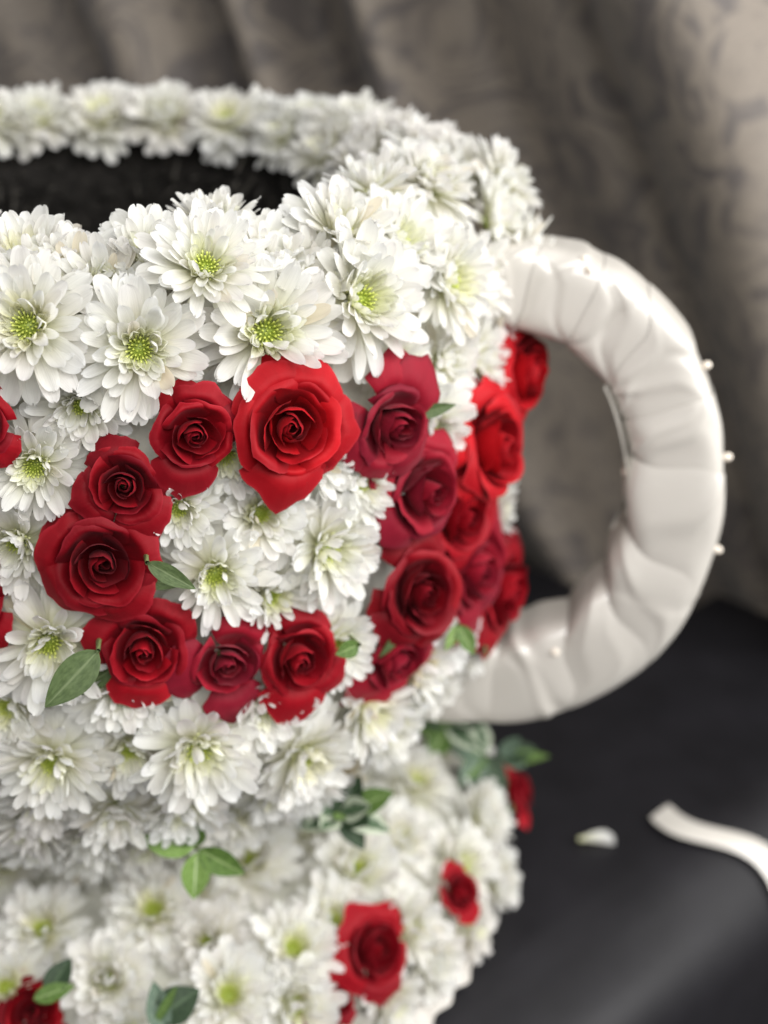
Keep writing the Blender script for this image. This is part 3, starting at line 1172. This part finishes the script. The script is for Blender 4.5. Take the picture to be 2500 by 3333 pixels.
# ------------------------------------------------------------------ chrysanthemums, one by one
G1 = 'white chrysanthemums on the cup wall'
G2 = 'white chrysanthemums along the cup rim'
G3 = 'white chrysanthemums on the saucer'
CH = [  # u, v, radius cm, fullness, tilt, lift cm, label, group
    # wall, top rows
    (60, 705, 2.55, 2, (-0.05, 0.05), 0.3, 'big chrysanthemum with dark-ringed green centre at the left edge of the upper wall', G1),
    (300, 752, 2.55, 4, (0.0, 0.05), 0.4, 'chrysanthemum above the gap between the leftmost roses, green centre visible', G1),
    (436, 592, 2.15, 14, (-0.02, 0.2), 0.9, 'chrysanthemum with the widest yellow-green button centre below the cup opening', G1),
    (578, 715, 2.5, 8, (0.0, 0.12), 0.1, 'full white chrysanthemum directly above the largest scarlet rose', G1),
    (772, 648, 2.45, 4, (0.1, 0.05), 0.4, 'chrysanthemum with lime centre above the pointed crimson rose', G1),
    (962, 608, 2.35, 2, (0.08, 0.0), 0.3, 'wide flat chrysanthemum near the top of the handle, left of the ribbon', G1),
    (890, 800, 1.6, 10, (0.15, 0.1), -0.6, 'creamy chrysanthemum between the pointed rose and the upper wall flowers', G1),
    (985, 785, 1.7, 14, (0.1, 0.1), -0.5, 'chrysanthemum just left of the topmost side rose', G1),
    (1085, 690, 2.0, 8, (0.2, 0.0), 0.0, 'chrysanthemum beside the handle top above the topmost side rose', G1),
    (72, 1010, 2.1, 4, (-0.08, 0.0), 0.0, 'shaded chrysanthemum left of the upper left roses', G1),
    (172, 890, 1.9, 15, (0.0, -0.1), -0.5, 'chrysanthemum in shadow with hidden centre under the upper left flowers', G1),
    (25, 1185, 1.9, 18, (-0.2, 0.0), -0.4, 'grey shaded chrysanthemum at the left edge beside the wide rose', G1),
    (108, 1385, 2.3, 10, (0.05, 0.05), 0.3, 'chrysanthemum with curled petals beside the green rose leaf', G1),
    # inside the ring
    (388, 1103, 1.75, 8, (-0.05, 0.0), 0.0, 'chrysanthemum inside the rose ring nearest the cupped rose', G1),
    (497, 992, 1.8, 2, (0.0, -0.25), -0.4, 'chrysanthemum peeking out under the largest rose with green centre', G1),
    (463, 1240, 2.05, 10, (-0.1, 0.1), 0.2, 'white chrysanthemum in the middle of the rose ring', G1),
    (575, 1120, 1.9, 16, (0.0, 0.1), -0.4, 'chrysanthemum under the tip of the largest rose, centre hidden', G1),
    (708, 1185, 2.2, 4, (0.12, 0.0), 0.1, 'chrysanthemum between the rose ring and the upright stroke', G1),
    (700, 985, 2.0, 6, (0.2, -0.05), -0.3, 'creamy chrysanthemum right of the largest rose', G1),
    (735, 1400, 2.1, 6, (0.15, -0.1), -0.2, 'chrysanthemum below the ring beside the hanging crimson rose', G1),
    # lower wall
    (262, 1500, 2.1, 8, (0.0, -0.1), -0.3, 'chrysanthemum under the green rose leaf with lime centre', G1),
    (10, 1540, 2.1, 10, (-0.1, 0.0), -0.3, 'yellowish shaded chrysanthemum at the left edge below the curled one', G1),
    (575, 1530, 2.1, 12, (0.0, -0.1), -0.3, 'chrysanthemum below the two bottom roses of the ring', G1),
    (112, 1640, 2.4, 4, (-0.05, -0.05), 0.3, 'large drooping chrysanthemum at the lower left of the cup', G1),
    (425, 1610, 2.5, 6, (0.05, -0.05), 0.4, 'large drooping chrysanthemum in the middle of the lower cup edge', G1),
    (655, 1635, 2.3, 8, (0.12, -0.1), 0.2, 'drooping chrysanthemum above the variegated leaves', G1),
    (800, 1540, 2.2, 10, (0.2, -0.1), 0.0, 'chrysanthemum on the lower cup right of the ring, below the hanging rose', G1),
    (905, 1440, 2.0, 10, (0.25, -0.1), 0.0, 'blurred chrysanthemum where the handle foot meets the cup', G1),
    (1015, 1400, 1.9, 10, (0.3, 0.0), 0.0, 'chrysanthemum under the lowest side rose at the handle foot', G1),
    (1080, 1090, 1.9, 6, (0.4, 0.0), -0.2, 'chrysanthemum at the cup outline between side roses and handle gap', G1),
    (280, 1640, 2.1, 12, (0.0, -0.1), -0.4, 'chrysanthemum wedged between the two large drooping ones', G1),
    # rim, front
    (45, 520, 2.2, 0, (0.0, 0.25), -0.7, 'flat-topped chrysanthemum at the left edge of the front rim', G2),
    (150, 565, 2.1, 6, (0.0, 0.2), -0.7, 'chrysanthemum seen from its edge on the front rim, second from the left', G2),
    (325, 530, 2.2, 8, (0.0, 0.25), -0.5, 'tall upright chrysanthemum on the front rim against the dark opening', G2),
    (225, 620, 2.1, 10, (0.0, 0.1), -0.5, 'petals of a shaded chrysanthemum beneath the front rim, left of the button centre', G2),
    (595, 535, 2.2, 8, (0.0, 0.25), -0.7, 'upright chrysanthemum on the front rim right of the tall one', G2),
    (738, 495, 2.2, 6, (0.0, 0.2), 0.1, 'chrysanthemum on the front rim at the right end of the dark opening', G2),
    (690, 600, 2.0, 10, (0.0, 0.1), -0.4, 'loose petalled chrysanthemum under the front rim, between two lime centres', G2),
    (465, 560, 1.9, 8, (0.0, 0.2), -1.0, 'low chrysanthemum filling the dip in the front rim behind the button centre', G2),
    (870, 520, 2.2, 8, (0.05, 0.1), -0.1, 'chrysanthemum on the right shoulder of the cup, left of the flat one', G2),
    (800, 400, 2.1, 6, (-0.1, 0.1), 0.0, 'chrysanthemum on the right rim nearest the dark opening', G2),
    (935, 395, 2.2, 6, (0.0, 0.0), 0.1, 'blurred chrysanthemum on top of the right rim', G2),
    (1055, 485, 2.4, 6, (0.15, 0.0), 0.4, 'cream chrysanthemum at the outer right rim above the handle', G2),
    (1075, 400, 2.2, 10, (0.15, 0.1), 0.4, 'spiky chrysanthemum sticking up at the far right rim', G2),
    (1130, 565, 2.1, 10, (0.25, 0.0), 0.3, 'chrysanthemum touching the grey start of the ribbon handle', G2),
]
SA = [
    (900, 1690, 2.1, 10, (0.1, 0.0), 0.0, 'saucer chrysanthemum with lime centre right of the variegated leaves', G3),
    (1000, 1868, 2.2, 8, (0.15, 0.0), 0.0, 'saucer chrysanthemum with yellow centre above the small buried rose', G3),
    (540, 1858, 2.3, 8, (0.0, 0.0), 0.0, 'saucer chrysanthemum right of the four-leaf sprig', G3),
    (175, 1865, 2.1, 8, (0.0, 0.0), -0.2, 'saucer chrysanthemum with brownish centre in the cup shadow', G3),
    (5, 1855, 2.0, 8, (0.0, 0.0), -0.2, 'saucer chrysanthemum at the left edge in the cup shadow', G3),
    (332, 1968, 2.2, 8, (0.0, 0.0), 0.2, 'saucer chrysanthemum below the four-leaf sprig', G3),
    (92, 2010, 2.3, 6, (-0.05, 0.0), 0.2, 'saucer chrysanthemum with olive centre at the lower left', G3),
    (632, 2052, 2.2, 8, (0.05, 0.0), 0.3, 'saucer chrysanthemum with lime centre left of the large saucer rose', G3),
    (492, 2152, 2.3, 8, (0.0, 0.0), 0.4, 'lowest saucer chrysanthemum with bright centre near the bottom edge', G3),
    (235, 2120, 2.1, 20, (0.0, -0.2), 0.3, 'ragged saucer chrysanthemum seen from the side between the bottom leaves', G3),
    (770, 1880, 2.3, 14, (0.0, 0.0), 0.1, 'wide creamy saucer chrysanthemum below the variegated leaves', G3),
    (880, 2000, 2.1, 12, (0.1, 0.0), 0.1, 'saucer chrysanthemum between the large and the small saucer rose', G3),
    (1040, 1760, 2.1, 12, (0.2, 0.0), 0.1, 'saucer chrysanthemum left of the bud at the right edge', G3),
    (420, 1900, 2.0, 16, (0.0, 0.0), -0.4, 'saucer chrysanthemum beneath the four-leaf sprig', G3),
    (1010, 1625, 1.9, 12, (0.2, 0.0), 0.2, 'saucer chrysanthemum among the green leaves below the handle', G3),
    (860, 1810, 2.0, 12, (0.1, 0.0), 0.0, 'creamy saucer chrysanthemum between lime-centred and yellow-centred ones', G3),
    (720, 1985, 2.0, 12, (0.1, 0.0), 0.0, 'saucer chrysanthemum just above the large saucer rose', G3),
    (10, 2130, 2.1, 12, (0.0, 0.0), 0.0, 'saucer chrysanthemum above the bottom left rose', G3),
    (1075, 1900, 2.0, 10, (0.3, -0.1), 0.0, 'outermost saucer chrysanthemum at the right ribbon edge', G3),
    (940, 2080, 2.0, 12, (0.2, -0.2), -0.1, 'saucer chrysanthemum overhanging the ribbon edge right of the large rose', G3),
    (850, 2170, 2.0, 12, (0.2, -0.3), -0.1, 'saucer chrysanthemum with pointed petals under the large saucer rose', G3),
    (640, 2170, 2.1, 12, (0.0, -0.1), 0.0, 'saucer chrysanthemum at the bottom edge, right of the lowest bright one', G3),
    (250, 1770, 1.9, 14, (0.0, 0.0), -0.2, 'saucer chrysanthemum half hidden behind the lower cup edge', G3),
]
BACK = [
    (15, 232, 2.6), (150, 222, 2.6), (290, 228, 2.6), (430, 222, 2.6), (555, 228, 2.6), (665, 255, 2.5), (760, 275, 2.5), (850, 300, 2.5), (930, 330, 2.4), (1000, 360, 2.3),
    (80, 265, 2.3), (220, 262, 2.3), (360, 262, 2.3), (495, 268, 2.3), (615, 290, 2.2), (705, 325, 2.2), (790, 345, 2.2), (-70, 240, 2.5), (880, 375, 2.1),
    (-20, 272, 2.2),
]
ORD = ['leftmost', 'second', 'third', 'fourth', 'fifth', 'sixth', 'seventh', 'eighth', 'ninth', 'tenth', 'eleventh', 'twelfth', 'thirteenth', 'fourteenth',
       'fifteenth', 'sixteenth', 'seventeenth', 'eighteenth', 'nineteenth', 'twentieth']


def place(u, v, rad, full, tilt, lift, label, group, detail=True, cw=0.3):
    h = hit(u, v)
    if h is None:
        print('MISS', u, v, label); return
    p, n, k = h
    nn = facing(p, n, cw, tilt)
    chrysanthemum(p + n * (lift / 100) - nn * 0.005, nn, rad * 1.12 * random.Random(int(u * 7 + v)).uniform(0.93, 1.08) / 100, label, group, full, detail)


for a in CH + SA:
    place(*a, cw=0.08 if a[7] == G2 else 0.3)
xs = sorted(BACK)
for i, (u, v, rad) in enumerate(xs):
    lab = 'blurred white chrysanthemum on the back rim, ' + (ORD[i] + (' from the left' if i else ' of them'))
    place(u, v, rad * (0.98 if u < 540 else 0.90), 10, (0, 0.35), 0.1 if u > 540 else (0.9 if v < 250 else 0.5), lab, 'white chrysanthemums on the far side of the rim', detail=False, cw=0.15)

# fillers: smaller heads pushed in between, wherever the view would look through to the foam
cands = []
for which, prof, step in ((1, CUP, 0.012), (2, SAU, 0.012)):
    for (r0, z0), (r1, z1) in zip(prof, prof[1:]):
        ln = math.hypot(r1 - r0, z1 - z0)
        m = max(1, int(ln / step))
        for q in range(m):
            r_, z_ = lerp(r0, r1, (q + 0.5) / m), lerp(z0, z1, (q + 0.5) / m)
            k = int(2 * math.pi * r_ / step)
            for j in range(k):
                a = 2 * math.pi * (j + random.random()) / k
                p = AX + Vector((r_ * math.cos(a), r_ * math.sin(a), z_))
                n = normal_at(p, which)
                if n.dot((CP - p).normalized()) < -0.25: continue
                u, v, d = project(p)
                if not (-300 < u < 1740 and -50 < v < 2480): continue
                if which == 1 and z_ < zz(45): continue
                if which == 1 and r_ < 0.14: continue
                if which == 2 and r_ < 0.115: continue
                cands.append((p, n, u, v, which))
random.shuffle(cands)
FILL = []
for p, n, u, v, which in cands:
    q = p - n * 0.007
    if in_rose(q + n * 0.008) or in_rose(q + n * 0.016): continue
    if all((q - f[0]).length > 0.64 * (f[1] + 0.021) for f in FLOWERS):
        FLOWERS.append((q, 0.021))
        FILL.append((q, n, u, v, which))
print('FILLERS', len(FILL), 'listed', len(CH) + len(SA) + len(BACK))
zones = {}
for q, n, u, v, which in FILL:
    if u < -60 or v > 2260: zn = 'out'
    elif which == 2: zn = 'on the saucer'
    elif v < 420: zn = 'in the back rim'
    elif v < 640: zn = 'in the front rim'
    elif v < 1000: zn = 'in the upper wall'
    elif v < 1400: zn = 'in the middle of the wall'
    else: zn = 'in the lower wall'
    zones.setdefault(zn, []).append((u, q, n))
for zn, L_ in zones.items():
    L_.sort(key=lambda x: x[0])
    for i, (u, q, n) in enumerate(L_):
        nm = ORD[i] if i < len(ORD) else str(i + 1) + {1: 'st', 2: 'nd', 3: 'rd'}.get((i + 1) % 10, 'th')
        lab = 'small half-hidden white chrysanthemum pushed deep ' + zn + ', ' + nm + (' from the left' if i else ' of them')
        if zn == 'out': lab = 'white chrysanthemum on the part of the cup and saucer beyond the picture edge'
        chrysanthemum(q, facing(q, n, 0.2, (random.gauss(0, 0.12), random.gauss(0, 0.12))), 0.0215 * random.uniform(0.92, 1.08), lab,
                      'small chrysanthemums filling the gaps' if zn != 'out' else 'chrysanthemums beyond the picture edge', 12, detail=False)


# ------------------------------------------------------------------ foliage
def tube(path, rads, ns=7):
    V, F, U = [], [], []
    for i, p in enumerate(path):
        a = path[max(i - 1, 0)]; b = path[min(i + 1, len(path) - 1)]
        m = frame_from(b - a)
        for j in range(ns):
            t = 2 * math.pi * j / ns
            V.append(tuple(p + (m @ Vector((rads[i] * math.cos(t), rads[i] * math.sin(t), 0))))); U.append((i / len(path), j / ns))
    for i in range(len(path) - 1):
        for j in range(ns):
            F.append((i * ns + j, i * ns + (j + 1) % ns, (i + 1) * ns + (j + 1) % ns, (i + 1) * ns + j))
    return V, F, U


def sprig(u, v, lift, label, leaves, stem=True, group='green leaf sprigs tucked among the flowers'):
    """leaves: (angle in picture deg, length cm, half width ratio, elevation deg, material, bend, start offset cm)"""
    p, n, k = hit(u, v)
    p = p - ray(u, v) * (lift + 0.004)
    root = bpy.data.objects.new('leaf_sprig', None)
    COL.objects.link(root)
    nn = facing(p, n, 2.0)
    rot = frame_from(nn)
    root.matrix_world = Matrix.Translation(p) @ rot
    root.empty_display_size = 0.01
    tag(root, label, 'leaves', group)
    inv = rot.to_3x3().transposed()
    V, F, U = tube([Vector((0.002, 0, -0.035)), Vector((0, 0.001, -0.015)), Vector((0, 0, 0.001))], [0.0012, 0.0011, 0.0009])
    obj('stem', mesh('stem', V, F, mat=M_STEM, vuv=U), root)
    for i, (ang, ln, wd, el, mat, bend, off) in enumerate(leaves):
        dv = Vector((1, 0, 0)) * math.cos(R(ang)) + UP * math.sin(R(ang))
        l = inv @ dv
        az = math.atan2(l.y, l.x)
        d = leaf_data(wd, bend, 0.25, i * 2.7 + u, tip=0.0, wave=0.02)
        obj('leaf', mesh('leaf', d[0], d[1], mat=mat, vuv=d[2]), root,
            Matrix.Rotation(az, 4, 'Z') @ Matrix.Translation((off / 100, 0, 0)) @ Matrix.Rotation(-R(el), 4, 'Y') @ Matrix.Scale(ln * 1.4 / 100, 4))


LG, LL, LK, LV, LE = M_LEAF, M_LEAF_LIGHT, M_LEAF_DARK, M_LEAF_VAR, M_LEAF_GREY
sprig(425, 1832, 0.056, 'bright green sprig of four rounded leaves on the saucer front',
      [(160, 2.0, 0.24, 8, LL, -0.2, 0.1), (95, 1.2, 0.26, 20, LG, 0.3, 0.1), (-35, 1.9, 0.24, 5, LG, -0.3, 0.1), (-92, 1.7, 0.28, 5, LL, -0.2, 0.2), (135, 1.3, 0.2, 15, LG, 0, 0.2)])
sprig(735, 1755, 0.060, 'variegated dark green sprig at the lower cup edge',
      [(200, 1.7, 0.30, 5, LV, -0.4, 0.0), (165, 1.5, 0.3, 20, LK, 0.3, 0), (-150, 1.5, 0.3, 0, LV, 0.2, 0), (-20, 1.9, 0.26, 5, LV, -0.4, 0.1), (20, 1.7, 0.28, 20, LG, 0, 0.6),
       (60, 1.6, 0.3, 25, LK, 0.3, 0), (-60, 1.6, 0.28, 0, LK, -0.3, 0), (-100, 0.9, 0.26, 40, LL, 0.5, 0), (110, 1.2, 0.3, 30, LK, 0.3, 0),
       (185, 1.2, 0.34, 35, LV, 0.2, 0.2), (-130, 1.2, 0.34, 30, LV, 0.2, 0.2), (-35, 1.3, 0.32, 30, LK, 0.2, 0.2), (0, 1.4, 0.34, 35, LV, 0.2, 0.0)])
sprig(965, 1570, 0.052, 'dark green leaves below the handle foot beside the cup',
      [(150, 1.8, 0.3, 10, LK, -0.3, 0), (80, 2.0, 0.3, 15, LG, 0.3, 0), (20, 2.0, 0.26, 15, LK, -0.3, 0), (-40, 1.8, 0.28, 10, LV, 0, 0), (-120, 1.8, 0.3, 5, LG, -0.4, 0), (190, 1.5, 0.3, 5, LG, 0, 0)])
sprig(1045, 1630, 0.036, 'grey-green leaves above the bud at the saucer right edge',
      [(170, 1.8, 0.3, 10, LE, -0.2, 0), (100, 1.6, 0.3, 15, LV, 0.3, 0), (-70, 2.2, 0.26, 0, LK, -0.3, 0), (-130, 2.0, 0.28, 5, LE, 0, 0), (230, 1.5, 0.3, 5, LG, 0, 0)])
sprig(1080, 1635, 0.020, 'green leaf tip sticking out over the dark bench at the right',
      [(15, 1.7, 0.30, 20, LK, -0.2, 0), (45, 1.3, 0.28, 30, LE, 0.3, 0), (-15, 1.3, 0.28, 5, LE, -0.3, 0), (0, 2.2, 0.14, 12, LG, 0.2, 0)])
sprig(345, 2195, 0.018, 'dark and grey-green leaves at the bottom edge left of the lowest chrysanthemum',
      [(100, 1.7, 0.24, 10, LE, -0.2, -0.8), (35, 1.7, 0.36, 5, LK, -0.3, -0.2), (60, 1.5, 0.10, 25, LG, 0, -0.4)])
sprig(100, 2150, 0.018, 'dark leaf over the rose in the bottom left corner',
      [(20, 1.4, 0.22, 10, LG, -0.2, -0.6), (60, 1.4, 0.3, 5, LK, -0.3, 0)])

sprig(212, 1405, 0.022, 'pointed dull green rose leaf hanging beside the lower left rose of the ring',
      [(226, 2.1, 0.24, 12, M_LEAF_DULL, -0.25, 0.0)])
sprig(318, 1215, 0.020, 'narrow pointed green leaf inside the ring beside the wide rose',
      [(-30, 1.5, 0.17, 8, M_LEAF_DULL, -0.2, 0.0)])
sprig(990, 1350, 0.028, 'small green leaf below the lowest side rose',
      [(-60, 1.2, 0.25, 10, LG, -0.2, 0.0), (240, 1.0, 0.2, 5, LL, -0.2, 0.0)])
sprig(775, 1392, 0.022, 'tiny green sepal leaf left of the hanging crimson rose',
      [(200, 0.8, 0.35, 10, LG, -0.2, 0.0)])

# ------------------------------------------------------------------ light patches on the bench, modelled as small objects
be = Vector((0.733, 0.68, 0)).normalized()
bn = Vector((be.y, -be.x, 0))
bp0 = Vector((0.052, 0.585, 0))


def bench_z(b):
    rr = 0.062
    if b <= 0: return -0.003
    s = min(1, b / (rr * 1.25))
    return -rr + rr * math.sqrt(max(0, 1 - s * s)) - 0.003


def strip(a, b):  # bright S-shaped patch of light, modelled as an added white satin strip
    along = lerp(-0.012, 0.074, a)
    wd = 0.0105
    side = lerp(-wd, wd, b) + 0.024 * a - 0.010 * math.sin(a * 6.0)
    q = bp0 + be * (0.190 + side) + bn * along
    return Vector((q.x, q.y, bench_z(along) + 0.0035 + 0.002 * math.sin(a * math.pi) + 0.001 * math.sin(b * 3))), (b, a * 3)


tag(obj('light_patch_strip', grid_mesh('light_patch_strip', strip, 30, 6, M_SATIN)), 'bright patch of light on the rounded black edge at the right, built as a white strip', 'light patch')
d = petal_data(-0.3, 0.4, 0.26, 0.05, 2.0, 0.1, 3.0, nt=10, ns=6)
fp = obj('faint_light_patch', mesh('faint_light_patch', d[0], d[1], mat=M_PETAL, vuv=d[2]))  # faint patch of light on the bench, modelled as an added petal shape
dd = ray(1250, 1815)
t_ = (0.0005 - CP.z) / dd.z
pp = CP + dd * t_
fp.matrix_world = Matrix.Translation(pp) @ Matrix.Rotation(0.1, 4, 'Z') @ Matrix.Scale(0.024, 4)
tag(fp, 'faint patch of light on the black bench, built as a single white petal shape', 'petal')
